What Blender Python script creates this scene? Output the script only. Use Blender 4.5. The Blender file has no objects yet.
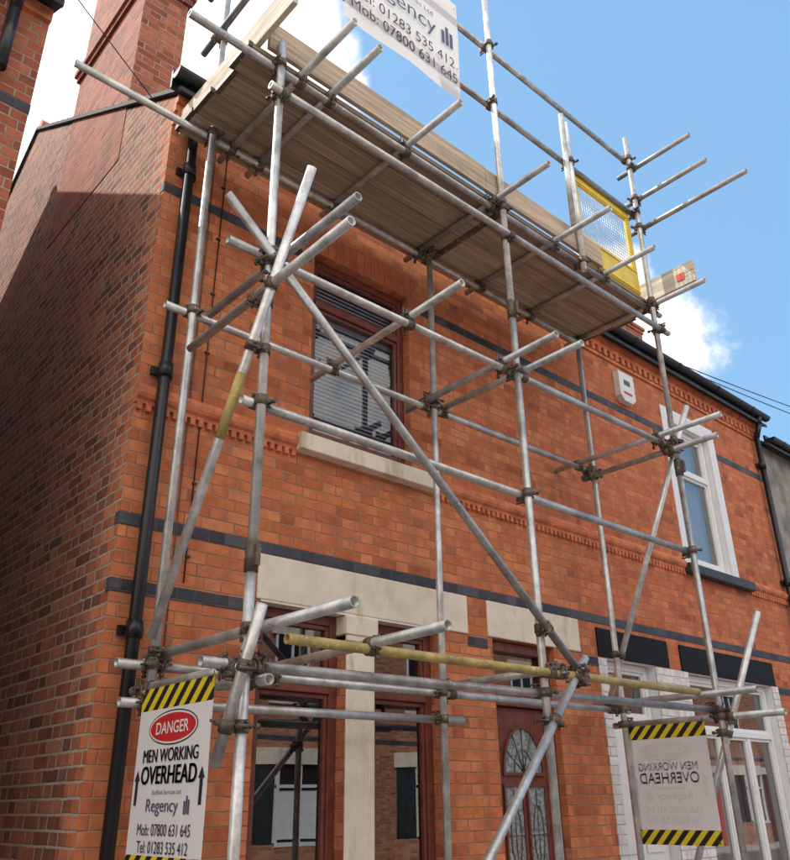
import bpy, bmesh, math, random
from mathutils import Vector, Matrix
random.seed(7)
SC=bpy.context.scene
COL=SC.collection

# ------------------------------------------------------------------ materials
class NT:
    def __init__(s,name):
        s.m=bpy.data.materials.new(name); s.m.use_nodes=True
        s.t=s.m.node_tree; s.n=s.t.nodes; s.l=s.t.links
        s.b=s.n.get('Principled BSDF'); s.out=s.n.get('Material Output')
    def put(s,sock,v):
        if v is None: return
        if isinstance(v,bpy.types.NodeSocket): s.l.new(v,sock)
        else: sock.default_value=v
    def M(s,op,a,b=None,c=None,clamp=False):
        n=s.n.new('ShaderNodeMath'); n.operation=op; n.use_clamp=clamp
        s.put(n.inputs[0],a); s.put(n.inputs[1],b); s.put(n.inputs[2],c); return n.outputs[0]
    def noise(s,vec,scale,detail=3,rough=.55,dist=0,out='Fac'):
        n=s.n.new('ShaderNodeTexNoise'); s.put(n.inputs['Vector'],vec)
        n.inputs['Scale'].default_value=scale; n.inputs['Detail'].default_value=detail
        n.inputs['Roughness'].default_value=rough; n.inputs['Distortion'].default_value=dist
        return n.outputs[out]
    def pos(s): return s.n.new('ShaderNodeNewGeometry').outputs['Position']
    def sep(s,v):
        n=s.n.new('ShaderNodeSeparateXYZ'); s.put(n.inputs[0],v); return n.outputs
    def comb(s,x,y,z):
        n=s.n.new('ShaderNodeCombineXYZ'); s.put(n.inputs[0],x);s.put(n.inputs[1],y);s.put(n.inputs[2],z); return n.outputs[0]
    def ramp(s,f,stops,interp='LINEAR'):
        n=s.n.new('ShaderNodeValToRGB'); s.put(n.inputs[0],f); e=n.color_ramp.elements
        n.color_ramp.interpolation=interp
        while len(e)<len(stops): e.new(.5)
        for i,(p,c) in enumerate(stops):
            e[i].position=p; e[i].color=(*c,1) if len(c)==3 else c
        return n.outputs[0]
    def mix(s,f,a,b,mode='MIX'):
        n=s.n.new('ShaderNodeMix'); n.data_type='RGBA'; n.blend_type=mode
        s.put(n.inputs[0],f)
        for i,v in ((6,a),(7,b)):
            if isinstance(v,tuple) and len(v)==3: v=(*v,1)
            s.put(n.inputs[i],v)
        return n.outputs[2]
    def mr(s,v,a,b,c=0.,d=1.,smooth=True):
        n=s.n.new('ShaderNodeMapRange'); n.interpolation_type='SMOOTHSTEP' if smooth else 'LINEAR'
        s.put(n.inputs[0],v)
        for i,x in enumerate((a,b,c,d)): s.put(n.inputs[i+1],x)
        return n.outputs[0]
    def vscale(s,v,sc):
        n=s.n.new('ShaderNodeMapping'); s.put(n.inputs[0],v); n.inputs['Scale'].default_value=sc; return n.outputs[0]
    def bump(s,h,strength,dist):
        n=s.n.new('ShaderNodeBump'); s.put(n.inputs['Height'],h)
        n.inputs['Strength'].default_value=strength; n.inputs['Distance'].default_value=dist
        s.l.new(n.outputs[0],s.b.inputs['Normal'])
    def fin(s,col=None,rough=None,metal=None,spec=None):
        s.put(s.b.inputs['Base Color'],(*col,1) if isinstance(col,tuple) and len(col)==3 else col)
        s.put(s.b.inputs['Roughness'],rough); s.put(s.b.inputs['Metallic'],metal)
        if spec is not None: s.b.inputs['Specular IOR Level'].default_value=spec
        return s.m

BH=.0725; Z0=3.02
def brickmat(name,stops,mortar,mw=.0045,seed=0.,quoin=None,dirt=.35,soldier=False,rough=.85,bloom=.16):
    k=NT(name); P=k.pos(); p=k.sep(P)
    nrm=k.sep(k.n.new('ShaderNodeNewGeometry').outputs['Normal'])
    isx=k.M('GREATER_THAN',k.M('ABSOLUTE',nrm[0]),.5)
    u=k.M('ADD',k.M('MULTIPLY',p[0],k.M('SUBTRACT',1.,isx)),k.M('MULTIPLY',p[1],isx))
    v=k.M('SUBTRACT',p[2],Z0)
    if soldier: u,v=v,u
    nc=k.sep(k.noise(P,20,1,out='Color'))
    u=k.M('ADD',u,k.M('MULTIPLY',k.M('SUBTRACT',nc[0],.5),.009 if not quoin else .014))
    v=k.M('ADD',v,k.M('MULTIPLY',k.M('SUBTRACT',nc[1],.5),.005 if not quoin else .010))
    W=.333
    vr=k.M('DIVIDE',v,BH); row=k.M('FLOOR',vr); fv=k.M('SUBTRACT',vr,row)
    par=k.M('FRACT',k.M('MULTIPLY',row,.5))
    us=k.M('ADD',k.M('DIVIDE',u,W),par) if not soldier else k.M('DIVIDE',u,.24)
    c=k.M('FLOOR',us); f=k.M('SUBTRACT',us,c)
    if not soldier:
        h=k.M('GREATER_THAN',f,.667); ids=k.M('ADD',k.M('MULTIPLY',c,2.),h)
        du=k.M('MINIMUM',k.M('MINIMUM',f,k.M('SUBTRACT',1.,f)),k.M('ABSOLUTE',k.M('SUBTRACT',f,.667)))
    else:
        ids=c; du=k.M('MINIMUM',f,k.M('SUBTRACT',1.,f))
    du=k.M('MULTIPLY',du,W)
    dv=k.M('MULTIPLY',k.M('MINIMUM',fv,k.M('SUBTRACT',1.,fv)),BH)
    d=k.M('MINIMUM',du,dv)
    fac=k.mr(d,mw-.0018,mw+.0018)
    wn=k.n.new('ShaderNodeTexWhiteNoise'); wn.noise_dimensions='3D'
    k.l.new(k.comb(row,ids,seed+.5),wn.inputs['Vector'])
    r=wn.outputs['Value']
    col=k.ramp(r,stops)
    if quoin:
        q=k.M('LESS_THAN',p[1],k.M('ADD',.105,k.M('MULTIPLY',par,.24)))
        q=k.M('MAXIMUM',q,k.M('LESS_THAN',k.M('ABSOLUTE',nrm[0]),.5))
        col=k.mix(q,col,k.ramp(r,quoin))
    fine=k.noise(P,120,2,.7); med=k.noise(P,9,3,.6); big=k.noise(P,.9,3,.6)
    col=k.mix(1.,col,k.mix(fine,(.64,.64,.64),(1.32,1.30,1.28)),'MULTIPLY')
    mm=k.mr(med,.3,.7)
    col=k.mix(1.,col,k.mix(mm,(.82,.79,.78),(1.12,1.12,1.12)),'MULTIPLY')
    streak=k.noise(k.vscale(P,(5,5,.5)),1.3,3,.6)
    col=k.mix(k.M('MULTIPLY',k.mr(streak,.48,.75),dirt),col,(.08,.05,.035))
    col=k.mix(k.M('MULTIPLY',k.mr(big,.45,.75),dirt*.5),col,(.17,.08,.05))
    # lime bloom on some faces
    ef=k.noise(P,3.1,4,.75)
    col=k.mix(k.M('MULTIPLY',k.mr(ef,.56,.74),bloom),col,(.62,.45,.34))
    mort=k.mix(mm,mortar,tuple(x*(.55 if not quoin else .75) for x in mortar))
    col=k.mix(fac,mort,col)
    hgt=k.M('ADD',fac,k.M('MULTIPLY',fine,.25))
    hgt=k.M('ADD',hgt,k.M('MULTIPLY',r,.25))
    k.bump(hgt,.8,.006 if not quoin else .010)
    return k.fin(col,rough,spec=.25)

ORANGE=[(0,(.42,.125,.058)),(.12,(.55,.170,.075)),(.55,(.64,.208,.090)),(.9,(.70,.262,.118)),(1,(.48,.155,.088))]
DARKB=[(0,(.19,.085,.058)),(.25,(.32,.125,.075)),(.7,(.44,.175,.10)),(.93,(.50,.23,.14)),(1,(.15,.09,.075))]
m_brick=brickmat('facade_brick',ORANGE,(.50,.29,.19),.0036,1.,dirt=.28)
m_brick2=brickmat('facade_brick_right',[(p,(c[0]*.96,c[1]*.9,c[2]*.94)) for p,c in ORANGE],(.50,.28,.18),.0036,3.,dirt=.34)
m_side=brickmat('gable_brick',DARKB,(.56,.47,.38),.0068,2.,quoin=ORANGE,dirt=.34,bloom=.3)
m_nb=brickmat('neighbour_brick',[(0,(.26,.08,.05)),(.5,(.40,.12,.07)),(1,(.50,.17,.10))],(.46,.33,.25),.0058,5.,dirt=.3)
m_blue=brickmat('blue_brick',[(0,(.035,.042,.06)),(.6,(.065,.078,.105)),(1,(.10,.11,.13))],(.15,.14,.14),.0035,6.,dirt=.2,rough=.5,bloom=.08)
m_soldier=brickmat('rubbed_brick_arch',[(0,(.50,.145,.065)),(1,(.64,.20,.09))],(.38,.21,.13),.003,8.,dirt=.1,soldier=True,bloom=.08)
m_white_brick=brickmat('white_painted_brick',[(0,(.76,.76,.75)),(1,(.86,.86,.85))],(.70,.70,.69),.004,9.,dirt=.06,rough=.55,bloom=0.)
m_opp=brickmat('opposite_brick',[(0,(.36,.13,.08)),(.5,(.48,.2,.12)),(1,(.56,.28,.18))],(.5,.4,.33),.005,11.,dirt=.1)

def simple(name,col,rough=.5,metal=0.,var=.15,scale=6,bump=0.,spec=None,fine=60,tint=None):
    k=NT(name); P=k.pos()
    a=k.noise(P,scale,3,.6); b=k.noise(P,fine,2,.6)
    c1=tuple(x*(1-var) for x in col); c2=tuple(min(1,x*(1+var)) for x in col)
    c=k.mix(k.mr(a,.3,.7),c1,c2)
    c=k.mix(1.,c,k.mix(b,(1-var*.6,)*3,(1+var*.6,)*3),'MULTIPLY')
    if tint: c=k.mix(k.mr(k.noise(k.vscale(P,(1,1,.3)),scale,4,.75),.50,.72),c,tint)
    if bump: k.bump(b,bump,.004)
    k.fin(c,k.M('ADD',rough-.08,k.M('MULTIPLY',a,.16)),metal,spec); return k.m
m_terra=simple('terracotta_moulding',(.58,.18,.08),.75,var=.28,scale=9,bump=.5)
m_lintel=simple('cream_painted_stone',(.80,.73,.61),.6,var=.07,scale=5,bump=.3,tint=(.58,.49,.37))
m_blacklint=simple('black_painted_stone',(.008,.008,.009),.55,var=.3,bump=.2,spec=.15)
m_wood=simple('brown_window_wood',(.17,.047,.034),.38,var=.25,scale=12,bump=.15)
m_upvc=simple('white_upvc',(.83,.84,.85),.3,var=.03)
m_blackp=simple('black_plastic',(.012,.013,.015),.38,var=.4,scale=3)
m_render=simple('pebbledash',(.26,.25,.23),.95,var=.35,scale=3,bump=1.,fine=110)
m_slate=simple('slate',(.06,.065,.072),.75,var=.35,scale=9,bump=.3,spec=.2)
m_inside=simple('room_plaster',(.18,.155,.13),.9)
m_blind=simple('blind_slats',(.72,.74,.77),.45,var=.05)
m_curtain=simple('net_curtain',(.78,.8,.82),.9,var=.06)
m_sill2=simple('dark_sill',(.035,.037,.042),.5,var=.3)
m_alarm=simple('alarm_plastic',(.78,.78,.74),.4,var=.05)
m_asph=simple('asphalt',(.13,.127,.12),.9,var=.25,scale=1.5,bump=.8,fine=180)
m_pave=simple('pavement_slab',(.42,.40,.37),.85,var=.15,scale=2,bump=.4)
m_kerb=simple('kerb_stone',(.42,.41,.39),.8,var=.15)
m_ground=simple('ground',(.22,.21,.17),.95,var=.3,scale=.3)

def galv(name,base,rough,metal,rust=.3):
    k=NT(name); o=k.n.new('ShaderNodeObjectInfo').outputs['Random']; P=k.pos()
    a=k.noise(P,7,4,.7); b=k.noise(P,60,2,.7); c=k.noise(P,2.5,4,.65,.5)
    c1=tuple(x*.66 for x in base); c2=tuple(min(1,x*1.22) for x in base)
    col=k.mix(k.mr(a,.3,.7),c1,c2)
    col=k.mix(1.,col,k.mix(o,(.76,.76,.78),(1.18,1.18,1.17)),'MULTIPLY')
    col=k.mix(1.,col,k.mix(b,(.84,.84,.84),(1.15,1.15,1.15)),'MULTIPLY')
    col=k.mix(k.M('MULTIPLY',k.mr(c,.56,.73),rust),col,(.19,.125,.08))
    spl=k.noise(P,38,1,.5); col=k.mix(k.M('MULTIPLY',k.mr(spl,.68,.74),.6),col,(.66,.64,.6))
    k.bump(b,.12,.002)
    return k.fin(col,k.M('ADD',rough,k.M('MULTIPLY',a,.18)),metal,.5)
m_galv=galv('galvanised_tube',(.55,.55,.54),.28,.55,.42)
m_galvb=galv('galvanised_tube_bright',(.82,.82,.81),.26,.45,.1)
m_yel=galv('yellow_painted_tube',(.52,.40,.14),.5,.05,.6)
m_coup=galv('coupler_steel',(.15,.12,.095),.5,.5,.8)

def woodmat(name,col,axis):
    k=NT(name); o=k.n.new('ShaderNodeObjectInfo').outputs['Random']; P=k.pos()
    sc=[30,30,30]; sc[axis]=1.2
    a=k.noise(k.vscale(P,tuple(sc)),1.,4,.7,.4); b=k.noise(P,3,3,.65)
    c=k.mix(k.mr(a,.3,.72),tuple(x*.62 for x in col),tuple(min(1,x*1.22) for x in col))
    c=k.mix(1.,c,k.mix(o,(.74,.72,.69),(1.12,1.12,1.12)),'MULTIPLY')
    c=k.mix(k.M('MULTIPLY',k.mr(b,.5,.7),.45),c,tuple(x*.5 for x in col))
    k.bump(a,.4,.004); return k.fin(c,.85,spec=.2)
m_board=woodmat('scaffold_board_wood',(.50,.39,.285),0)
m_toe=woodmat('toe_board_wood',(.60,.48,.36),0)
m_boardy=woodmat('scaffold_board_wood_end',(.72,.65,.54),1)

def glass(name,tint=(.8,.83,.85),base=.10,gain=1.6):
    k=NT(name); k.n.remove(k.b)
    tr=k.n.new('ShaderNodeBsdfTransparent'); tr.inputs[0].default_value=(*tint,1)
    gl=k.n.new('ShaderNodeBsdfGlossy'); gl.inputs['Roughness'].default_value=.0
    fr=k.n.new('ShaderNodeFresnel'); fr.inputs['IOR'].default_value=1.7
    b=k.n.new('ShaderNodeBump'); k.l.new(k.noise(k.pos(),1.6,1,.4),b.inputs['Height'])
    b.inputs['Strength'].default_value=.05; b.inputs['Distance'].default_value=.01
    k.l.new(b.outputs[0],gl.inputs['Normal'])
    mx=k.n.new('ShaderNodeMixShader')
    k.l.new(k.M('ADD',k.M('MULTIPLY',fr.outputs[0],gain),base,clamp=True),mx.inputs[0])
    k.l.new(tr.outputs[0],mx.inputs[1]); k.l.new(gl.outputs[0],mx.inputs[2])
    k.l.new(mx.outputs[0],k.out.inputs[0]); return k.m
m_glass=glass('window_glass'); m_glassu=glass('upper_window_glass',(.80,.87,.97),.04,1.1)

def sheet(name,col,transl):
    k=NT(name)
    k.fin(k.mix(k.noise(k.pos(),3,2),tuple(x*.93 for x in col),col),.55)
    tl=k.n.new('ShaderNodeBsdfTranslucent'); tl.inputs[0].default_value=(*col,1)
    a=k.n.new('ShaderNodeMixShader'); a.inputs[0].default_value=transl
    k.l.new(k.b.outputs[0],a.inputs[1]); k.l.new(tl.outputs[0],a.inputs[2])
    k.l.new(a.outputs[0],k.out.inputs[0]); return k.m
m_banner=sheet('banner_pvc',(.86,.86,.86),.4)
m_signw=sheet('sign_sheet',(.90,.90,.90),.1)
def stripes(name,sgn):
    k=NT(name); p=k.sep(k.pos())
    f=k.M('FRACT',k.M('DIVIDE',k.M('ADD',k.M('MULTIPLY',p[1],sgn),p[2]),.098))
    return k.fin(k.mix(k.M('GREATER_THAN',f,.5),(.02,.02,.02),(.82,.64,.03)),.45)
m_str=stripes('hazard_stripes',1.)
m_ink=simple('black_print',(.025,.025,.03),.5,var=.05)
m_inkg=simple('grey_print',(.08,.10,.17),.5,var=.05)
m_faint=simple('print_showing_through',(.72,.72,.75),.55,var=.03)
m_red=simple('red_print',(.62,.03,.03),.45,var=.05)
m_wink=simple('white_print',(.8,.8,.8),.5,var=.02)
m_yplast=simple('yellow_guard_plastic',(.82,.60,.06),.45,var=.12)
m_stain=simple('door_leaded_glass',(.25,.30,.32),.12,var=.5,scale=30)

# ------------------------------------------------------------------ mesh helpers
def empty(name,loc=(0,0,0)):
    e=bpy.data.objects.new(name,None); e.location=loc; COL.objects.link(e); return e
def link(name,me,parent,mats):
    for m in mats: me.materials.append(m)
    o=bpy.data.objects.new(name,me); COL.objects.link(o)
    if parent: o.parent=parent
    return o
class MB:
    def __init__(s): s.v=[];s.f=[];s.mi=[];s.m=[]; s.sm=[]
    def mid(s,m):
        if m not in s.m: s.m.append(m)
        return s.m.index(m)
    def box(s,x0,x1,y0,y1,z0,z1,m):
        i=len(s.v); k=s.mid(m)
        s.v+=[(x,y,z) for z in (z0,z1) for y in (y0,y1) for x in (x0,x1)]
        for q in ((0,2,3,1),(4,5,7,6),(0,1,5,4),(1,3,7,5),(3,2,6,7),(2,0,4,6)):
            s.f.append([i+a for a in q]); s.mi.append(k); s.sm.append(False)
    def poly(s,pts,m):
        i=len(s.v); s.v+=[tuple(p) for p in pts]; s.f.append(list(range(i,i+len(pts)))); s.mi.append(s.mid(m)); s.sm.append(False)
    def prism(s,pts,d,m):
        d=Vector(d); p=[Vector(a) for a in pts]; q=[a+d for a in p]
        s.poly(p,m); s.poly(q[::-1],m); n=len(p)
        for i in range(n): s.poly([p[i],q[i],q[(i+1)%n],p[(i+1)%n]],m)
    def cyl(s,p,q,r,m,n=12,r2=None,hollow=None):
        p=Vector(p);q=Vector(q);d=(q-p).normalized()
        a=d.orthogonal().normalized(); b=d.cross(a)
        r2=r if r2 is None else r2; k=s.mid(m); i=len(s.v)
        rings=[(p,r),(q,r2)]
        if hollow: rings+=[(q,hollow),(p,hollow)]
        for c,rr in rings:
            for j in range(n):
                t=2*math.pi*j/n; s.v.append(tuple(c+a*math.cos(t)*rr+b*math.sin(t)*rr))
        def quad(A,B,sm):
            for j in range(n):
                s.f.append([i+A*n+j,i+A*n+(j+1)%n,i+B*n+(j+1)%n,i+B*n+j]); s.mi.append(k); s.sm.append(sm)
        quad(0,1,True)
        if hollow: quad(1,2,False);quad(2,3,True);quad(3,0,False)
        else:
            s.f.append([i+j for j in range(n)][::-1]); s.mi.append(k); s.sm.append(False)
            s.f.append([i+n+j for j in range(n)]); s.mi.append(k); s.sm.append(False)
    def done(s,name,parent=None,bevel=0,recalc=True):
        me=bpy.data.meshes.new(name); me.from_pydata(s.v,[],s.f)
        me.polygons.foreach_set('material_index',s.mi); me.polygons.foreach_set('use_smooth',s.sm)
        if recalc:
            bm=bmesh.new(); bm.from_mesh(me); bmesh.ops.recalc_face_normals(bm,faces=bm.faces); bm.to_mesh(me); bm.free()
        o=link(name,me,parent,s.m)
        if bevel:
            b=o.modifiers.new('bevel','BEVEL'); b.width=bevel; b.segments=2; b.limit_method='ANGLE'
        return o
def box(name,parent,x0,x1,y0,y1,z0,z1,m,bevel=0):
    b=MB(); b.box(x0,x1,y0,y1,z0,z1,m); return b.done(name,parent,bevel)

def gridwall(b,x0,x1,z0,z1,holes,y,depth,m,mrev=None):
    xs=sorted({x0,x1,*[h[0] for h in holes],*[h[1] for h in holes]})
    zs=sorted({z0,z1,*[h[2] for h in holes],*[h[3] for h in holes]})
    for i in range(len(xs)-1):
        for j in range(len(zs)-1):
            cx=(xs[i]+xs[i+1])/2; cz=(zs[j]+zs[j+1])/2
            if any(h[0]<cx<h[1] and h[2]<cz<h[3] for h in holes): continue
            for yy in (y,y+.25):
                q=[(xs[i],yy,zs[j]),(xs[i+1],yy,zs[j]),(xs[i+1],yy,zs[j+1]),(xs[i],yy,zs[j+1])]
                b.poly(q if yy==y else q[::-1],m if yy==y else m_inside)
    for h in holes:
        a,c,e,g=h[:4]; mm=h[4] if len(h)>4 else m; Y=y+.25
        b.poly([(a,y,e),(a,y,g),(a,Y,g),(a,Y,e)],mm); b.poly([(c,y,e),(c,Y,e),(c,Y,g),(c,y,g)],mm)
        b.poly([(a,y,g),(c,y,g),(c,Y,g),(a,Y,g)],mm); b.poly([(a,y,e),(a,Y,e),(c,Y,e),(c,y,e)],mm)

def window(parent,x0,x1,z0,z1,y,m,fw=.055,trans=None,mull=None,name='window',mg=None):
    b=MB(); d=.06
    b.box(x0,x0+fw,y,y+d,z0,z1,m); b.box(x1-fw,x1,y,y+d,z0,z1,m)
    b.box(x0+fw,x1-fw,y,y+d,z1-fw,z1,m); b.box(x0+fw,x1-fw,y,y+d,z0,z0+fw*1.3,m)
    if trans: b.box(x0+fw,x1-fw,y-.008,y+d-.002,trans-fw*.5,trans+fw*.5,m)
    if mull:
        for mx in mull: b.box(mx-fw*.5,mx+fw*.5,y+.003,y+d-.004,z0+fw*1.3,(trans-fw*.5) if trans else z1-fw,m)
    b.done(name+'_frame',parent,.006)
    b=MB(); s=.028; xs=[x0+fw]+(sorted(mull) if mull else [])+[x1-fw]
    zr=[(z0+fw*1.3,(trans-fw*.5) if trans else z1-fw)]
    if trans: zr.append((trans+fw*.5,z1-fw))
    for zi,(a,c) in enumerate(zr):
        xx=xs if zi==0 else [x0+fw,x1-fw]
        for i in range(len(xx)-1):
            l=xx[i]+(fw*.5 if i>0 else 0); r=xx[i+1]-(fw*.5 if i<len(xx)-2 else 0)
            yy=y+.014
            b.box(l,l+s,yy,yy+.035,a,c,m); b.box(r-s,r,yy,yy+.035,a,c,m)
            b.box(l+s,r-s,yy,yy+.035,a,a+s,m); b.box(l+s,r-s,yy,yy+.035,c-s,c,m)
    b.done(name+'_sash',parent,.004)
    b=MB(); b.poly([(x0+.02,y+.04,z0+.02),(x1-.02,y+.04,z0+.02),(x1-.02,y+.04,z1-.02),(x0+.02,y+.04,z1-.02)],mg or m_glass)
    b.done(name+'_glass',parent,recalc=False)

def curtain(parent,x0,x1,z0,z1,y,m,amp=.018,name='curtain',wl=.09):
    n=int((x1-x0)/.012); vs=[];fs=[]
    for i in range(n+1):
        x=x0+(x1-x0)*i/n; yy=y+amp*math.sin(x*2*math.pi/wl+math.sin(x*9)*1.2)
        vs+=[(x,yy,z0),(x,yy,z1)]
    for i in range(n): fs.append((2*i,2*i+2,2*i+3,2*i+1))
    me=bpy.data.meshes.new(name); me.from_pydata(vs,[],fs); link(name,me,parent,[m])

# ------------------------------------------------------------------ house shell
RS=.66; YR=3.85
def shell(parent,x0,x1,eave,facade_holes,mf,mg_l=None,mg_r=None,yf=0.,ov=.14):
    b=MB(); gridwall(b,x0,x1,0,eave,facade_holes,yf,.1,mf); b.done('front_wall',parent,recalc=False)
    zr=eave+RS*YR; D=2*YR
    pr=[(0,0),(D,0),(D,eave),(YR,zr),(0,eave)]
    b=MB()
    for x,m in ((x0,mg_l),(x1,mg_r)):
        if m is None: m=m_inside
        sgn=1 if x==x0 else -1
        b.prism([(x,yf+a,c) for a,c in pr],(sgn*.22,0,0),m)
    o=b.done('gable_walls',parent)
    for v in o.data.vertices:
        if v.co.y<yf+.001: v.co.y=yf+.006
    box('back_wall',parent,x0+.22,x1-.22,yf+D-.22,yf+D,0,eave,mf)
    b=MB(); b.box(x0+.22,x1-.22,yf+.251,yf+D-.22,2.86,2.98,m_inside); b.box(x0+.22,x1-.22,yf+.251,yf+D-.22,5.86,5.92,m_inside)
    b.box(x0+.22,x1-.22,yf+2.8,yf+2.9,0,2.86,m_inside); b.box(x0+.22,x1-.22,yf+2.8,yf+2.9,2.98,5.86,m_inside)
    b.done('interior_floors',parent)
    b=MB(); t=.04; e=.03
    za=eave+.02-ov*RS; 
    b.prism([(x0-e,yf-ov,za),(x0-e,yf+YR,zr+.02),(x0-e,yf+YR,zr+.02+t),(x0-e,yf-ov,za+t)],(x1-x0+2*e,0,0),m_slate)
    b.prism([(x0-e,yf+D+ov,za),(x0-e,yf+YR+.001,zr+.02),(x0-e,yf+YR+.001,zr+.02+t),(x0-e,yf+D+ov,za+t)],(x1-x0+2*e,0,0),m_slate)
    n=20
    for i in range(n):
        y=yf-ov+.03+i*(YR+ov-.1)/n; z=za+t+(y-yf+ov)*RS
        b.box(x0-e,x1+e,y,y+.012,z,z+.012,m_slate)
    b.done('roof',parent)
    b=MB(); b.cyl((x0,yf+YR,zr+.09),(x1,yf+YR,zr+.09),.09,m_terra,10); b.done('ridge_tiles',parent)

def gutter(parent,x0,x1,z,yf=0.,name='gutter'):
    b=MB(); r=.058; n=8; yc=yf-.15
    prof=[(yc+r*math.cos(math.pi+math.pi*j/n),z+r*math.sin(math.pi+math.pi*j/n)) for j in range(n+1)]
    prof+=[(yc+(r-.006)*math.cos(math.pi+math.pi*j/n),z+(r-.006)*math.sin(math.pi+math.pi*j/n)) for j in range(n,-1,-1)]
    b.prism([(x0,a,c) for a,c in prof],(x1-x0,0,0),m_blackp)
    b.prism([(x0-.004,yc+r*1.05*math.cos(math.pi+math.pi*j/n),z+r*1.05*math.sin(math.pi+math.pi*j/n)) for j in range(n+1)],(.008,0,0),m_blackp)
    x=x0+.3
    while x<x1:
        pr=[(x,yc+1.12*r*math.cos(math.pi+math.pi*j/n),z+1.12*r*math.sin(math.pi+math.pi*j/n)) for j in range(n+1)]
        b.prism(pr,(.035,0,0),m_blackp); x+=.9
    b.box(x0,x1,yf-.085,yf-.06,z-.1,z+.06,m_blackp)
    b.done(name,parent)

def downpipe(parent,x,z0,z1,yf=0.,r=.036,swan=True):
    b=MB(); y=yf-.065
    b.cyl((x,y,z0),(x,y,z1-.28),r,m_blackp,14)
    if swan:
        b.cyl((x,y,z1-.29),(x,yf-.14,z1-.1),r,m_blackp,14); b.cyl((x,yf-.14,z1-.11),(x,yf-.15,z1),r,m_blackp,14)
    z=z0+.8
    while z<z1-.4:
        b.cyl((x,y,z),(x,y,z+.09),r+.009,m_blackp,14); b.box(x-.07,x+.07,yf-.03,yf-.004,z+.02,z+.07,m_blackp); z+=1.55
    b.done('downpipe',parent)

def trims(parent,x0,x1,bands,gaps_s):
    b=MB()
    for z0,z1,gaps in bands:
        cur=x0
        for g in sorted(gaps)+[(x1,x1)]:
            if g[0]>cur+.01: b.box(cur,g[0],-.004,.05,z0,z1,m_blue)
            cur=max(cur,g[1])
    b.done('blue_brick_bands',parent)
    b=MB(); cur=x0
    segs=[]
    for g in sorted(gaps_s)+[(x1,x1)]:
        if g[0]>cur+.01: segs.append((cur,g[0]))
        cur=max(cur,g[1])
    for a,c in segs:
        prof=[(.02,3.765),(-.018,3.765),(-.022,3.785),(-.04,3.80),(-.05,3.82),(-.052,3.85),(-.04,3.862),(-.036,3.88),(.02,3.885)]
        b.prism([(a,y,z) for y,z in prof],(c-a,0,0),m_terra)
        x=a+.01
        while x<c-.03:
            b.box(x,x+.032,-.024,.01,3.722,3.764,m_terra); x+=.058
    b.done('string_course',parent,0)
    b=MB()
    b.box(x0,x1,-.03,.01,6.05,6.11,m_terra); b.box(x0,x1,-.055,.01,6.112,6.18,m_terra); b.box(x0,x1,-.02,.01,5.93,5.965,m_terra)
    x=x0+.02
    while x<x1-.06:
        b.box(x,x+.055,-.035,.01,5.968,6.047,m_terra); x+=.11
    b.done('eaves_dentils',parent)

EAVE=6.2
# ---------------- house 1
H1=empty('brick_house')
h1=[(1.25,2.22,3.90,5.46),(.94,1.60,.78,2.73),(1.84,2.44,.78,2.73),(3.02,3.76,.12,2.74)]
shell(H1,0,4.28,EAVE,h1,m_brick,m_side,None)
trims(H1,-.004,4.28,[(5.35,5.425,[(1.13,2.34)]),(3.02,3.0925,[]),(2.6475,2.72,[(.91,2.75),(2.96,4.12)])],[(1.14,2.44)])
box('window_sill',H1,1.14,2.44,-.085,.2,3.765,3.888,m_lintel,.008)
b=MB(); b.prism([(1.13,-.003,5.68),(2.34,-.003,5.68),(2.25,-.003,5.462),(1.22,-.003,5.462)],(0,.05,0),m_soldier); b.done('flat_arch',H1)
box('window_lintel',H1,.91,2.75,-.012,.06,2.735,3.017,m_lintel,.008)
b=MB(); b.box(.94,2.44,-.009,.2,2.722,2.734,m_lintel); b.done('lintel_soffit',H1)
box('door_lintel',H1,2.97,4.12,-.012,.06,2.742,3.017,m_lintel,.008)
b=MB(); b.box(1.605,1.835,-.006,.2,.78,2.56,m_lintel); b.box(1.60,1.84,-.02,.2,2.56,2.60,m_lintel); b.box(1.585,1.855,-.03,.2,2.60,2.72,m_lintel)
b.box(1.602,1.645,-.012,.0,.78,2.555,m_lintel); b.box(1.795,1.838,-.012,.0,.78,2.555,m_lintel)
b.done('window_pillar',H1,.01)
box('ground_window_sill',H1,.86,2.54,-.09,.2,.66,.778,m_lintel,.01)
window(H1,1.255,2.215,3.905,5.455,.07,m_wood,.06,trans=5.06,name='upper_window',mg=m_glassu)
window(H1,.945,1.595,.785,2.715,.08,m_wood,.06,trans=2.26,name='left_window')
window(H1,1.845,2.435,.785,2.715,.08,m_wood,.06,trans=2.26,name='right_window')
b=MB()
def slats(za,zb):
    z=za
    while z<zb:
        t=random.uniform(-.0015,.0015)
        b.prism([(1.32,.150,z+t),(1.32,.164,z+.0255),(1.32,.166,z+.0265),(1.32,.152,z+.001+t)],(.83,0,0),m_blind); z+=.034
slats(3.98,5.0); slats(5.11,5.38)
for x in (1.5,1.95): b.cyl((x,.147,3.98),(x,.147,5.02),.0015,m_blind,5)
b.box(1.30,2.17,.145,.19,4.985,5.03,m_blind)
b.done('venetian_blind',H1)
b=MB(); b.box(1.30,2.17,.175,.178,3.95,5.4,m_inkg); b.done('blind_backing',H1)
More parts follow.
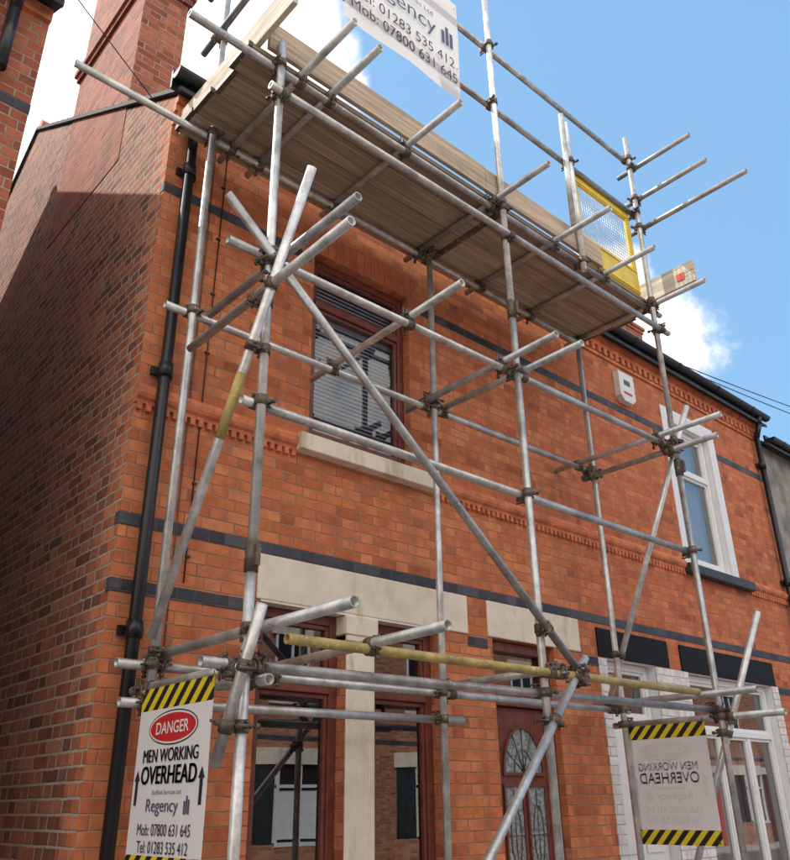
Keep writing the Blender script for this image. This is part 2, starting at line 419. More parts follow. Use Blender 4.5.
# door
b=MB()
b.box(3.022,3.09,.06,.16,.12,2.735,m_wood); b.box(3.69,3.758,.06,.16,.12,2.735,m_wood); b.box(3.09,3.69,.06,.16,2.66,2.735,m_wood)
b.box(3.09,3.69,.055,.158,2.26,2.34,m_wood); b.done('door_frame',H1,.006)
b=MB(); b.poly([(3.09,.12,2.34),(3.69,.12,2.34),(3.69,.12,2.66),(3.09,.12,2.66)],m_glass); b.done('fanlight',H1,recalc=False)
b=MB(); b.box(3.092,3.688,.10,.145,.13,2.255,m_wood)
for x0,x1,z0,z1 in ((3.17,3.355,1.05,1.70),(3.425,3.61,1.05,1.70),(3.17,3.355,.3,.85),(3.425,3.61,.3,.85)):
    for a,c,e,g in ((x0-.02,x1+.02,z0-.02,z0),(x0-.02,x1+.02,z1,z1+.02),(x0-.02,x0,z0,z1),(x1,x1+.02,z0,z1)):
        b.box(a,c,.085,.10,e,g,m_wood)
def arcring(b,cx,cz,rx,rz,w,y0,y1,m,a0=0,a1=math.pi,n=24):
    for i in range(n):
        t=a0+(a1-a0)*i/n; u=a0+(a1-a0)*(i+1)/n
        P=[(cx+rx*math.cos(t),y0,cz+rz*math.sin(t)),(cx+rx*math.cos(u),y0,cz+rz*math.sin(u)),
           (cx+(rx-w)*math.cos(u),y0,cz+(rz-w)*math.sin(u)),(cx+(rx-w)*math.cos(t),y0,cz+(rz-w)*math.sin(t))]
        b.prism(P,(0,y1-y0,0),m)
arcring(b,3.39,1.80,.235,.33,.022,.083,.10,m_wood); b.box(3.155,3.625,.083,.10,1.775,1.80,m_wood)
b.done('door_leaf',H1,.003)
b=MB()
P=[(3.39+.213*math.cos(math.pi*i/20),.097,1.80+.308*math.sin(math.pi*i/20)) for i in range(21)]; b.poly(P[::-1],m_stain)
for x0,x1 in ((3.17,3.355),(3.425,3.61)): b.poly([(x0,.097,1.05),(x1,.097,1.05),(x1,.097,1.70),(x0,.097,1.70)],m_stain)
b.done('door_glass',H1,recalc=False)
b=MB()
for i in range(1,6):
    t=math.pi*i/6; b.cyl((3.39,.093,1.80),(3.39+.21*math.cos(t),.093,1.80+.305*math.sin(t)),.004,m_coup,5)
arcring(b,3.39,1.80,.11,.16,.008,.09,.096,m_coup)
for x in (3.2625,3.5175):
    arcring(b,x,1.38,.06,.2,.008,.09,.096,m_coup,0,2*math.pi,28); b.cyl((x,.093,1.06),(x,.093,1.69),.003,m_coup,5)
    b.cyl((x-.09,.093,1.38),(x+.09,.093,1.38),.003,m_coup,5)
b.done('door_glass_leading',H1)
box('letter_box',H1,3.28,3.50,.075,.10,.93,.99,m_yel,.004)
box('door_step',H1,2.95,3.83,-.25,.25,.02,.125,m_kerb,.01)
gutter(H1,-.08,4.28,6.27); downpipe(H1,.135,.05,6.22)
def chimney(parent,x0,x1,y0,y1,zb,zt,m,pots=2,zc=None):
    zc=zc or zt-.75
    b=MB(); b.box(x0,x1,y0,y1,zb,zt,m); b.box(x0-.03,x1+.03,y0-.03,y1+.03,zc,zc+.07,m); b.box(x0-.055,x1+.055,y0-.055,y1+.055,zc+.0705,zc+.145,m)
    b.box(x0-.025,x1+.025,y0-.025,y1+.025,zt-.14,zt-.07,m); b.box(x0-.05,x1+.05,y0-.05,y1+.05,zt-.069,zt,m)
    for i in range(pots):
        y=y0+(y1-y0)*(i+.5)/pots; x=(x0+x1)/2
        b.cyl((x,y,zt),(x,y,zt+.35),.12,m_terra,14,.1,hollow=.08)
    b.done('chimney',parent)
chimney(H1,-.006,.40,.98,2.50,6.3,9.9,m_nb,3,zc=8.40)
chimney(H1,4.0,4.6,3.1,4.6,8.2,9.9,m_nb,3)
b=MB(); b.cyl((.42,-.008,2.75),(.44,-.008,5.9),.004,m_blackp,6); b.cyl((.34,-.008,.4),(.345,-.008,5.9),.004,m_coup,6)
z=2.9
while z<5.8: b.box(.415,.445,-.013,-.001,z,z+.012,m_blackp); z+=.45
b.done('wall_cable',H1)

# ---------------- house 2
H2=empty('brick_house')
h2=[(6.23,7.13,3.88,5.55,m_upvc),(4.48,5.25,.12,2.73,m_upvc),(5.82,7.55,.8,2.72,m_upvc)]
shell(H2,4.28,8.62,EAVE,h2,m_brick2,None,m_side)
trims(H2,4.28,8.62,[(5.35,5.425,[(6.1,7.3)]),(3.02,3.0925,[]),(2.6475,2.72,[(4.36,7.70)])],[(6.07,7.48)])
box('window_sill',H2,6.07,7.48,-.09,.2,3.745,3.845,m_sill2,.008)
b=MB(); b.box(6.12,6.228,-.012,.05,3.86,5.55,m_upvc); b.box(7.132,7.28,-.012,.05,3.86,5.55,m_upvc); b.box(6.12,7.28,-.012,.05,5.552,5.72,m_upvc)
b.done('painted_window_surround',H2,.004)
box('door_lintel',H2,4.37,5.50,-.014,.06,2.735,2.98,m_blacklint,.006); box('window_lintel',H2,5.72,7.66,-.014,.06,2.725,2.975,m_blacklint,.006)
b=MB()
b.box(4.36,4.478,-.010,.05,.0,2.722,m_white_brick); b.box(5.252,5.818,-.010,.05,0,2.722,m_white_brick); b.box(5.82,7.55,-.010,.05,0,.72,m_white_brick); b.box(7.552,7.70,-.010,.05,0,2.722,m_white_brick)
b.done('white_painted_brick',H2)
box('ground_window_sill',H2,5.76,7.62,-.09,.2,.721,.80,m_upvc,.008)
window(H2,6.235,7.125,3.885,5.545,.06,m_upvc,.06,trans=5.0,name='upper_window')
window(H2,5.825,7.545,.805,2.715,.07,m_upvc,.06,trans=2.2,mull=[6.4,6.97],name='bay_window')
window(H2,4.485,5.245,2.2,2.725,.09,m_upvc,.06,name='fanlight')
b=MB(); b.box(4.485,5.245,.10,.15,.13,2.198,m_upvc)
for a,c,e,g in ((4.58,4.83,1.2,2.0),(4.9,5.15,1.2,2.0),(4.58,4.83,.3,1.0),(4.9,5.15,.3,1.0)):
    b.box(a,c,.088,.10,e,g,m_upvc)
b.done('front_door',H2,.006)
curtain(H2,6.26,7.10,3.95,5.5,.2,m_curtain,name='net_curtain'); curtain(H2,5.85,7.5,.85,2.15,.25,m_curtain,name='net_curtain_ground')
b=MB(); b.prism([(5.225,-.003,5.53),(5.225,-.003,5.82),(5.505,-.003,5.82),(5.505,-.003,5.53),(5.44,-.003,5.47),(5.29,-.003,5.47)],(0,-.07,0),m_alarm)
b.box(5.29,5.44,-.078,-.0735,5.56,5.585,m_red); b.box(5.31,5.42,-.078,-.0735,5.67,5.73,m_inkg); b.done('burglar_alarm',H2,.006)
gutter(H2,4.29,8.66,6.27); downpipe(H2,8.42,.05,6.22)
# ---------------- left neighbour
H3=empty('brick_house')
shell(H3,-5.6,-.90,6.33,[(-4.6,-3.5,3.9,5.5),(-4.4,-2.6,.8,2.7),(-1.95,-1.15,.12,2.7)],m_nb,None,m_nb)
b=MB(); b.box(-5.6,-.897,-.004,.05,5.42,5.495,m_blue); b.box(-5.6,-.897,-.004,.05,3.02,3.09,m_blue); b.box(-5.6,-.897,-.03,.02,6.2,6.30,m_terra); b.done('blue_brick_bands',H3)
window(H3,-4.6,-3.5,3.9,5.5,.07,m_upvc,name='upper_window',trans=5.0); window(H3,-4.4,-2.6,.8,2.7,.07,m_upvc,name='ground_window',mull=[-3.5])
box('front_door',H3,-1.95,-1.15,.08,.14,.12,2.7,m_wood,.005)
gutter(H3,-5.6,-.86,6.42); downpipe(H3,-1.12,5.6,6.38)
b=MB(); b.cyl((-1.12,-.065,5.62),(-1.6,-.065,5.45),.036,m_blackp,14); b.cyl((-1.6,-.065,5.46),(-1.6,-.065,.05),.036,m_blackp,14); b.done('waste_pipe',H3)
# ---------------- right pebbledash house
H4=empty('rendered_house')
shell(H4,8.70,13.0,5.95,[(9.8,10.9,3.7,5.1),(9.3,10.2,.12,2.4),(10.9,12.3,.9,2.4)],m_render,m_render,m_render,yf=.02)
window(H4,9.8,10.9,3.7,5.1,.1,m_upvc,name='upper_window',trans=4.7); window(H4,10.9,12.3,.9,2.4,.1,m_upvc,name='ground_window',mull=[11.6])
box('front_door',H4,9.3,10.2,.1,.16,.12,2.4,m_blackp,.005); box('window_sill',H4,9.7,11,-.06,.2,3.61,3.70,m_upvc,.005)
gutter(H4,8.70,13.0,6.0,.02); chimney(H4,10.9,11.5,3.0,4.4,8.0,10.3,m_nb,3)
H5=empty('brick_house')
shell(H5,13.05,30,6.2,[(14.2,15.2,3.9,5.4),(18,19,3.9,5.4),(14,15.6,.8,2.5),(18,19.6,.8,2.5)],m_brick2,None,m_brick2)
for x in (14.2,18): window(H5,x,x+1,3.9,5.4,.07,m_upvc,name='upper_window',trans=4.9)
for x in (14,18): window(H5,x,x+1.6,.8,2.5,.07,m_upvc,name='ground_window')
chimney(H5,26.5,27.1,3.0,4.4,8.0,10.0,m_nb,3)

# ---------------- opposite terrace
H6=empty('terraced_house_row')
b=MB(); YO=-12.5
b.box(-22,34,YO-7,YO,0,6.1,m_opp)
b.prism([(-22,YO+.2,6.05),(-22,YO-3.5,8.5),(-22,YO-7.2,6.05)],(56,0,0),m_slate)
b.box(-22,34,YO,YO+.012,3.0,3.09,m_blue); b.box(-22,34,YO,YO+.06,5.95,6.1,m_upvc)
b.done('walls_and_roof',H6)
b=MB(); g=MB()
m_dark=simple('dark_glazing',(.02,.025,.03),.08,var=.3)
for i in range(13):
    x=-21.3+i*4.3
    wx=x+.4; dx=x+2.7
    P=[(wx-.2,YO),(wx+.15,YO+.55),(wx+1.45,YO+.55),(wx+1.8,YO)]
    b.prism([(p[0],p[1],0) for p in P],(0,0,.8),m_opp); b.prism([(p[0],p[1],2.45) for p in P],(0,0,.35),m_lintel)
    g.prism([(wx-.12,YO,.8),(wx+.2,YO+.48,.8),(wx+1.4,YO+.48,.8),(wx+1.72,YO,.8)],(0,0,1.65),m_dark)
    for xx in (wx+.15,wx+.78,wx+1.37): b.box(xx,xx+.08,YO+.45,YO+.53,.8,2.45,m_upvc)
    b.box(wx+.15,wx+1.45,YO+.46,YO+.535,1.95,2.02,m_upvc); b.box(wx+.15,wx+1.45,YO+.46,YO+.56,.76,.84,m_upvc)
    if i%2: b.box(wx+.25,wx+1.35,YO+.485,YO+.49,.9,1.9,m_curtain)
    g.box(wx+.3,wx+1.3,YO,YO+.015,3.9,5.4,m_dark)
    for a,c,e,f in ((.2,1.4,5.4,5.6),(.2,1.4,3.78,3.9)): b.box(wx+a,wx+c,YO,YO+.07,e,f,m_lintel)
    for a in (.3,.77,1.24): b.box(wx+a,wx+a+.06,YO+.016,YO+.05,3.9,5.4,m_upvc)
    b.box(wx+.3,wx+1.3,YO+.018,YO+.055,4.6,4.66,m_upvc)
    b.box(dx,dx+.9,YO,YO+.03,.1,2.5,random.choice([m_upvc,m_wood,m_red])); b.box(dx-.1,dx+1,YO,YO+.07,2.5,2.75,m_lintel)
b.done('windows_and_doors',H6); g.done('glazing',H6)

# ---------------- ground
def sheetp(name,x0,x1,y0,y1,z,m):
    b=MB(); b.poly([(x0,y0,z),(x1,y0,z),(x1,y1,z),(x0,y1,z)],m); return b.done(name,None,recalc=False)
sheetp('ground',-600,600,-600,600,0,m_ground)
def pavement(y0,y1):
    e=empty('pavement'); b=MB(); random.seed(3)
    b.box(-40,60,y0,y1,.004,.055,m_kerb)
    x=-12
    while x<20:
        yy=y0+.02
        while yy<y1-.05:
            h=random.uniform(.0,.004); b.box(x+.003,x+.597,yy+.003,min(yy+.597,y1),.056,.075+h,m_pave); yy+=.6
        x+=.6
    b.done('slabs',e)
pavement(-2.0,0); pavement(YO,-10.5)
k=empty('kerb'); b=MB(); x=-40
while x<60:
    b.box(x+.004,x+.906,-2.14,-2.003,.004,.095,m_kerb); x+=.91
b.done('kerb_stones',k,.012)
sheetp('road',-300,300,-10.5,-2.14,.006,m_asph)

# ---------------- scaffolding
SF=empty('scaffolding'); TUBES=[]
def tube(name,p,q,m=m_galv,r=.0245):
    b=MB(); b.cyl(p,q,r,m,18,hollow=r-.005); o=b.done(name,SF); TUBES.append((Vector(p),Vector(q),r)); return o
YO_=-1.1; YI=-.3; YL=-1.05; YIL=-.25
tube('standard',(.19,YO_,.09),(.185,YO_,2.62),m_galvb); tube('standard',(.185,YO_,2.625),(.175,YO_,5.88))
tube('standard',(2.22,YO_,.09),(2.20,YO_,4.79),m_galv); tube('standard',(2.20,YO_,4.795),(2.18,YO_,9.1),m_galvb)
tube('standard',(4.22,YO_,.09),(4.22,YO_,4.1)); tube('standard',(4.22,YO_,4.105),(4.26,YO_,7.72))
tube('standard',(.14,YI,.09),(.17,YI,7.6)); tube('standard',(2.16,YI,.09),(2.19,YI,5.74)); tube('standard',(4.20,YI,.09),(4.18,YI,5.66))
tube('standard',(3.20,YO_,5.6),(3.20,YO_,7.22),m_galvb); tube('standard',(3.05,YO_-.05,5.95),(3.07,YO_-.05,7.2))
# low lift
tube('ledger',(.0,YL,2.15),(4.30,YL,2.20)); tube('ledger',(.36,YO_-.05,2.27),(3.86,YO_-.05,2.29),m_yel)
tube('ledger',(-.02,YIL,2.24),(4.35,YIL,2.26)); tube('ledger',(.02,YIL,2.06),(2.4,YIL,2.09))
tube('transom',(.22,-1.80,2.30),(.20,-.12,2.30)); tube('transom',(.82,-1.70,2.30),(.90,-.05,2.30))
tube('transom',(.145,-1.22,2.13),(.145,-.12,2.13)); tube('transom',(.28,-1.15,2.09),(.28,-.1,2.13))
tube('transom',(4.12,-1.46,2.30),(4.10,-.1,2.30)); tube('transom',(4.28,-1.55,2.15),(4.27,-.15,2.15)); tube('transom',(2.3,-1.15,2.31),(2.3,-.1,2.31))
# mid lift
tube('ledger',(-.05,YL,4.30),(4.38,YL,4.31)); tube('ledger',(.0,YIL,4.32),(4.35,YIL,4.32)); tube('ledger',(.1,YL,3.41),(4.32,YL,3.40))
tube('transom',(.22,-1.80,4.25),(.21,-.42,4.25)); tube('transom',(.10,-1.90,3.98),(.11,-.42,3.98)); 
tube('transom',(1.23,-1.52,4.36),(1.27,.0,4.36)); tube('transom',(2.11,-1.52,4.36),(2.13,-.05,4.36)); tube('transom',(2.33,-1.56,4.36),(2.32,-.1,4.36))
tube('transom',(4.06,-1.61,4.36),(4.03,-.0,4.36)); tube('transom',(4.17,-1.50,4.25),(4.15,-.2,4.25))
# platform lift
tube('ledger',(-.42,YL,5.70),(4.45,YL,5.70)); tube('ledger',(.08,YO_-.05,5.42),(4.35,YO_-.05,5.42)); tube('ledger',(-.76,YIL,5.74),(4.3,YIL,5.70))
for x in (.34,.57,1.24,2.12,2.86,3.55,4.30): tube('transom',(x+.01,-1.59+random.uniform(-.04,.04),5.752),(x,-.08,5.752))
# guard rails
tube('guard_rail',(.1,YL,7.44),(4.40,YL,7.46)); tube('guard_rail',(.1,YL,6.78),(4.35,YL,6.78))
for yy,z in ((-1.73,7.33),(-1.83,6.95),(-2.15,6.60)): tube('guard_rail',(4.30,yy,z),(4.30,-.93,z))
for z in (6.62,7.2): tube('guard_rail',(.10,-1.3,z),(.12,-.1,z))
# braces
tube('brace',(-.13,-1.155,4.49),(2.50,-1.155,2.30)); tube('brace',(2.56,-1.155,2.40),(.45,-1.155,.1))
tube('brace',(.105,-1.57,4.52),(.105,-.34,2.36),m_galvb); tube('brace',(.115,-1.32,2.36),(.115,-1.03,1.75))
tube('brace',(4.27,-1.24,4.64),(4.27,-.14,2.36),m_galvb); tube('brace',(4.29,-1.49,2.86),(4.29,-.3,.35))
p=Vector((.105,-1.57,4.52)); q=Vector((.105,-.34,2.36))
b=MB(); b.cyl(p.lerp(q,.44),p.lerp(q,.58),.0256,m_yel,18,hollow=.0247); b.done('yellow_paint_mark',SF)
b=MB()
def coup(pa,da,pb,db):
    for p,d in ((pa,da),(pb,db)):
        n=(pb-pa); n=(n-n.dot(d)*d)
        if n.length<1e-4: n=d.orthogonal()
        n.normalize(); s=d.cross(n)
        b.cyl(p-d*.026,p+d*.026,.0325,m_coup,12,hollow=.0246)
        e=s if random.random()>.5 else -s
        b.cyl(p+e*.026-n*.03,p+e*.026+n*.042 ,.012,m_coup,8)
        b.cyl(p+e*.050-n*.045,p+e*.050+n*.05,.0065,m_coup,8)
        b.cyl(p+e*.050-n*.055,p+e*.050-n*.035,.013,m_coup,6)
        b.cyl(p+e*.03-d*.018,p+e*.055-d*.018,.008,m_coup,6); b.cyl(p+e*.03+d*.018,p+e*.055+d*.018,.008,m_coup,6)
n=len(TUBES)
for i in range(n):
    for j in range(i+1,n):
        p1,q1,_=TUBES[i]; p2,q2,_=TUBES[j]
        d1=(q1-p1); d2=(q2-p2); L1=d1.length; L2=d2.length; d1/=L1; d2/=L2
        k=d1.dot(d2)
        if abs(k)>.985: continue
        w=p1-p2; a=d1.dot(w); c=d2.dot(w); D=1-k*k
        s=(k*c-a)/D; t=(c-k*a)/D
        if -.03<s<L1+.03 and -.03<t<L2+.03:
            A=p1+d1*s; B=p2+d2*t
            if (A-B).length<.085: coup(A,d1,B,d2)
for x,y,z in ((.185,YO_,2.622),(2.20,YO_,4.792),(4.22,YO_,4.102)):
    b.cyl((x,y,z-.07),(x,y,z+.07),.033,m_coup,12,hollow=.0246); b.box(x-.012,x+.012,y-.055,y-.028,z-.05,z+.05,m_coup)
for x,y in ((.19,YO_),(2.22,YO_),(4.22,YO_),(.14,YI),(2.16,YI),(4.2,YI)):
    b.box(x-.075,x+.075,y-.075,y+.075,.082,.09,m_coup)
b.done('couplers',SF)
random.seed(11)
for i in range(4):
    y1=-.115-i*.231; xe=random.uniform(-.04,.04)
    for a,c,dz in ((-.02+xe,2.3,0),(2.304,4.42+xe,.001)):
        box('platform_board',SF,a,c,y1-.225,y1,5.778+dz,5.814+dz,m_board,.004)
        for e in (a,c-.03):   # steel end bands
            box('board_end_band',SF,e-.001,e+.031,y1-.2265,y1+.0015,5.7765+dz,5.8155+dz,m_coup)
box('toe_board',SF,.10,2.05,-1.075,-1.043,5.818,6.04,m_toe,.004); box('toe_board',SF,2.055,3.55,-1.073,-1.041,5.818,6.03,m_toe,.004)
box('toe_board_end',SF,.03,.066,-1.42,-.05,5.82,6.04,m_boardy,.004); box('toe_board_end',SF,4.34,4.378,-1.50,-.15,5.82,6.04,m_boardy,.004)
b=MB(); b.box(4.332,4.3385,-1.40,-1.33,5.88,5.95,m_red); b.done('board_tag',SF)

# ---------------- yellow brick guard
G=empty('yellow_mesh_guard'); b=MB(); yg=-1.02
x0,x1,z0,z1=3.30,4.20,5.83,6.84; zb=z0+.27; zt=z1-.17; sw=.075
b.box(x0,x1,yg-.012,yg+.012,z0,zb,m_yplast); b.box(x0,x1,yg-.012,yg+.012,zt,z1,m_yplast)
b.box(x0,x0+sw,yg-.012,yg+.012,zb,zt,m_yplast); b.box(x1-sw,x1,yg-.012,yg+.012,zb,zt,m_yplast)
for e in (z0+.02,zb-.03,zt+.02,z1-.02): b.box(x0+.01,x1-.01,yg-.02,yg-.0125,e-.006,e+.006,m_yplast)
b.done('guard_frame',G,.005)
b=MB(); x=x0+.09
while x<x1-.08: b.cyl((x,yg,zb),(x,yg,zt),.0022,m_galvb,5); x+=.035
z=zb+.02
while z<zt: b.cyl((x0+sw,yg,z),(x1-sw,yg,z),.0022,m_galvb,5); z+=.035
b.done('guard_mesh',G)

# ---------------- signs
def ori(R_,U_,o):
    R_=Vector(R_);U_=Vector(U_);N=R_.cross(U_)
    return Matrix((( R_.x,U_.x,N.x,o[0]),(R_.y,U_.y,N.y,o[1]),(R_.z,U_.z,N.z,o[2]),(0,0,0,1)))
def text(parent,name,body,o,R_,U_,w,h,m,bold=.0):
    c=bpy.data.curves.new(name,'FONT'); c.body=body; c.size=1; c.align_x='CENTER'; c.align_y='CENTER'; c.extrude=.0; c.offset=bold
    ob=bpy.data.objects.new(name,c); COL.objects.link(ob)
    bpy.context.view_layer.update()
    me=bpy.data.meshes.new_from_object(ob.evaluated_get(bpy.context.evaluated_depsgraph_get())); bpy.data.objects.remove(ob)
    xsv=[v.co.x for v in me.vertices]; ysv=[v.co.y for v in me.vertices]
    cx=(min(xsv)+max(xsv))/2; cy=(min(ysv)+max(ysv))/2; sx=w/(max(xsv)-min(xsv)); sy=h/(max(ysv)-min(ysv))
    M=ori(R_,U_,o)
    for v in me.vertices: v.co=M@Vector(((v.co.x-cx)*sx,(v.co.y-cy)*sy,0))
    me.materials.clear(); me.materials.append(m)
    ob=bpy.data.objects.new(name,me); COL.objects.link(ob); ob.parent=parent; return ob
def wavy(b,fn,nu,nv,m):
    i=len(b.v); k=b.mid(m)
    for a in range(nu+1):
        for c in range(nv+1): b.v.append(tuple(fn(a/nu,c/nv)))
    for a in range(nu):
        for c in range(nv):
            q=i+a*(nv+1)+c; b.f.append([q,q+nv+1,q+nv+2,q+1]); b.mi.append(k); b.sm.append(True)
def danger(y0,y1,x,zt,zb,far=False):
    """panel in the YZ plane; printed side faces -x, or +x for the far one (its print shows through the sheet)"""
    S=empty('danger_sign'); sb=.10
    yc=(y0+y1)/2
    b=MB()
    b.box(x-.0015,x+.0015,y1,y0,zb+sb,zt-sb,m_signw); b.box(x-.0018,x+.0018,y1,y0,zb,zb+sb,m_str); b.box(x-.0018,x+.0018,y1,y0,zt-sb,zt,m_str)
    b.done('sign_sheet',S)
    def face(sx,rdir,inks):
        ik,ig,rd,wh=inks; Rr=(0,rdir,0); xo=x+sx*.004
        def T(n,s,dy,dz,w,h,m,bold=.0): text(S,n,s,(xo+sx*.0015,yc+rdir*dy,zt-dz),Rr,(0,0,1),w,h,m,bold)
        b=MB(); cz=zt-.185
        def ell(rx,rz,xx,m): b.poly([(xx,yc+rx*math.cos(2*math.pi*i/40),cz+rz*math.sin(2*math.pi*i/40)) for i in range(40)],m)
        ell(.225,.074,xo-sx*.001,ik); ell(.218,.068,xo-sx*.0005,wh); ell(.208,.060,xo,rd); b.done('red_oval',S,recalc=False)
        T('text_danger','DANGER',0,.185,.30,.052,wh,.012)
        for sh in (-.0016,.0016):
            T('text_men_working','MEN WORKING',sh,.298,.50,.055,ik,.0)
            T('text_overhead','OVERHEAD',sh*1.4,.378,.50,.075,ik,.01)
        T('text_services','Scaffold Services Ltd',0,.448,.26,.018,ig)
        T('text_name','Regency',-.03,.508,.29,.068,ig)
        T('text_mobile','Mob: 07800 631 645',0,.595,.47,.046,ik,.0)
        T('text_telephone','Tel: 01283 535 412',0,.662,.45,.046,ik,.0)
        b=MB()
        for s in (-1,1):
            yy=yc+s*.29
            b.poly([(xo,yy-.012,zt-.50),(xo,yy+.012,zt-.50),(xo,yy+.012,zt-.40),(xo,yy-.012,zt-.40)],ik)
            b.poly([(xo,yy-.026,zt-.40),(xo,yy+.026,zt-.40),(xo,yy,zt-.355)],ik)
        yy=yc+rdir*.16
        for i,hh in enumerate((.05,.07,.055)):
            b.poly([(xo,yy+rdir*i*.018,zt-.535),(xo,yy+rdir*(i*.018+.013),zt-.535),(xo,yy+rdir*(i*.018+.013),zt-.535+hh),(xo,yy+rdir*i*.018,zt-.535+hh)],ig)
        b.done('arrows_and_mark',S,recalc=False)
    full=(m_ink,m_inkg,m_red,m_wink)
    if far:
        face(1,1,full); face(-1,1,(m_faint,m_faint,m_faint,m_signw))
    else: face(-1,-1,full)
    b=MB()
    for yy in (y0-.02,y1+.02):
        for zz in (zt-.02,zb+.02): b.cyl((x-.01,yy,zz),(x+.01,yy,zz),.006,m_coup,8); b.cyl((x,yy,zz),(x+.01,yy,zz+.05),.002,m_ink,5)
    b.done('cable_ties',S)
danger(-.370,-1.03,.085,2.105,1.31); danger(-.25,-.955,4.235,2.13,1.30,True)
B=empty('banner_sign'); b=MB()
X0,X1,ZB,ZT=.62,1.76,6.47,7.52; YB=-1.135
wavy(b,lambda u,v:(X0+(X1-X0)*u,YB+.012*math.sin(u*9)*math.sin(v*5+1),ZB+(ZT-ZB)*v),24,24,m_banner); b.done('banner_sheet',B,recalc=False)
Rb=(1,0,0);Ub=(0,0,1); xc=(X0+X1)/2
text(B,'text_services','Scaffold Services Ltd',(xc-.03,YB-.015,7.17),Rb,Ub,.62,.05,m_inkg)
text(B,'text_name','Regency',(xc-.06,YB-.015,7.01),Rb,Ub,.74,.20,m_inkg)
text(B,'text_telephone','Tel: 01283 535 412',(xc,YB-.015,6.79),Rb,Ub,1.0,.10,m_ink)
text(B,'text_mobile','Mob: 07800 631 645',(xc,YB-.015,6.64),Rb,Ub,1.04,.10,m_ink)
b=MB()
for i,hh in enumerate((.14,.20,.16)): b.poly([(1.56+i*.045,YB-.014,6.94),(1.593+i*.045,YB-.014,6.94),(1.593+i*.045,YB-.014,6.94+hh),(1.56+i*.045,YB-.014,6.94+hh)],m_inkg)
b.done('plain_mark',B,recalc=False)
b=MB()
for x in (X0+.03,(X0+X1)/2,X1-.03):
    for z in (6.78,7.45): 
        b.cyl((x,YB-.012,z),(x,YL+.03,z+.02),.0025,m_ink,5)
b.done('cable_ties',B)

# ---------------- overhead cables
C=empty('overhead_cable'); b=MB()
def wire(p,q,sag,r=.007):
    p=Vector(p);q=Vector(q); n=16; pts=[p.lerp(q,i/n)+Vector((0,0,-sag*4*(i/n)*(1-i/n))) for i in range(n+1)]
    for i in range(n): b.cyl(pts[i],pts[i+1],r,m_blackp,6)
wire((6.5,.0,6.45),(24,-.3,9.4),.25); wire((6.6,.0,6.42),(24,-.6,8.8),.3)
wire((.0,.2,6.2),(-6,-2.2,8.3),.15,.004)
b.done('cable',C)

# ------------------------------------------------------------------ world, sun
SUN=Vector((-.379,.485,.788)).normalized()
w=bpy.data.worlds.new('World'); SC.world=w; w.use_nodes=True
t=w.node_tree; n=t.nodes; l=t.links; bg=n.get('Background')
sky=n.new('ShaderNodeTexSky'); sky.sky_type='NISHITA'; sky.sun_disc=False
sky.sun_elevation=math.asin(SUN.z); sky.sun_rotation=math.atan2(SUN.x,SUN.y)%(2*math.pi)
sky.altitude=0; sky.air_density=1.; sky.dust_density=1.; sky.ozone_density=1.2
tc=n.new('ShaderNodeTexCoord'); 
def wm(op,a,b_=None,clamp=False):
    q=n.new('ShaderNodeMath'); q.operation=op; q.use_clamp=clamp
    for i,v in enumerate((a,b_)):
        if v is None: continue
        if isinstance(v,(int,float)): q.inputs[i].default_value=v
        else: l.new(v,q.inputs[i])
    return q.outputs[0]
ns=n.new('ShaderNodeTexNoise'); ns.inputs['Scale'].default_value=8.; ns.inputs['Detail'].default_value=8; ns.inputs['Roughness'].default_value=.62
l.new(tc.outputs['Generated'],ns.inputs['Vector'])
tot=None
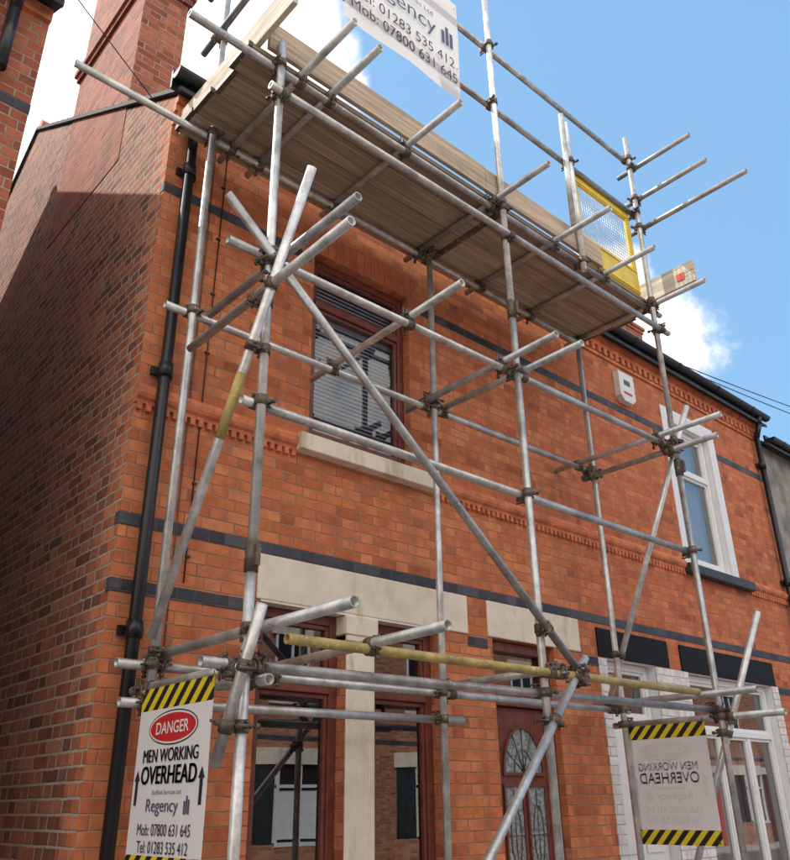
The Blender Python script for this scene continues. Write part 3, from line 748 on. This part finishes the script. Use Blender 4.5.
for d,r,g in (((.17,.67,.71),.36,1.6),((.27,.70,.66),.18,1.5),((.78,.40,.475),.12,.75),((.715,.425,.56),.09,.6),((-.25,-.9,.42),1.15,2.),((-.8,-.2,.5),.8,1.8)):  # the wide clouds out of view are added to throw light on the facade
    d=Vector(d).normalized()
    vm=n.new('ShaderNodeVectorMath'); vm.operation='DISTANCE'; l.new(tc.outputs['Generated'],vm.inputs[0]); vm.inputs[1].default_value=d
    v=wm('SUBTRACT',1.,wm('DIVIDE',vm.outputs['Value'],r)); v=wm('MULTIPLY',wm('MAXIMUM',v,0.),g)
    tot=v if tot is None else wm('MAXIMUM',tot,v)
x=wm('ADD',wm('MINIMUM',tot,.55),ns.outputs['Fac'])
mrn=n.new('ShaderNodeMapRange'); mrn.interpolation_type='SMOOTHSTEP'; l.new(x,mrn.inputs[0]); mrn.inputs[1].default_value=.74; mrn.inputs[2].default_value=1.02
sky_lift=n.new('ShaderNodeMix'); sky_lift.data_type='RGBA'; sky_lift.inputs[0].default_value=.55; l.new(sky.outputs[0],sky_lift.inputs[6]); sky_lift.inputs[7].default_value=(2.6,5.2,8.4,1)  # flat blue mixed into the sky colour to brighten it and its fill light
mx=n.new('ShaderNodeMix'); mx.data_type='RGBA'; l.new(mrn.outputs[0],mx.inputs[0]); l.new(sky_lift.outputs[2],mx.inputs[6]); mx.inputs[7].default_value=(11.2,10.7,10.0,1)
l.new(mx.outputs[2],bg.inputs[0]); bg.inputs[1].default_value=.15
L=bpy.data.lights.new('sun','SUN'); L.energy=5; L.angle=math.radians(.5); L.color=(1,.95,.87)
lo=bpy.data.objects.new('sun',L); COL.objects.link(lo); lo.rotation_euler=SUN.to_track_quat('Z','Y').to_euler()

# ------------------------------------------------------------------ camera
yaw,pitch,roll=map(math.radians,(48.059,24.645,-.744))
fw=Vector((math.cos(yaw)*math.cos(pitch),math.sin(yaw)*math.cos(pitch),math.sin(pitch)))
r=Vector((math.sin(yaw),-math.cos(yaw),0)); u=r.cross(fw); c,s=math.cos(roll),math.sin(roll)
ri=c*r+s*u; up=-s*r+c*u; bk=-fw
cam=bpy.data.cameras.new('camera'); co=bpy.data.objects.new('camera',cam); COL.objects.link(co)
co.matrix_world=Matrix(((ri.x,up.x,bk.x,-1.72),(ri.y,up.y,bk.y,-4.2),(ri.z,up.z,bk.z,1.6),(0,0,0,1)))
cam.sensor_fit='VERTICAL'; cam.sensor_height=24; cam.lens=814.2/860*24; cam.clip_end=2000; cam.clip_start=.05
SC.camera=co
SC.view_settings.view_transform='Standard'; SC.view_settings.look='None'; SC.view_settings.exposure=0
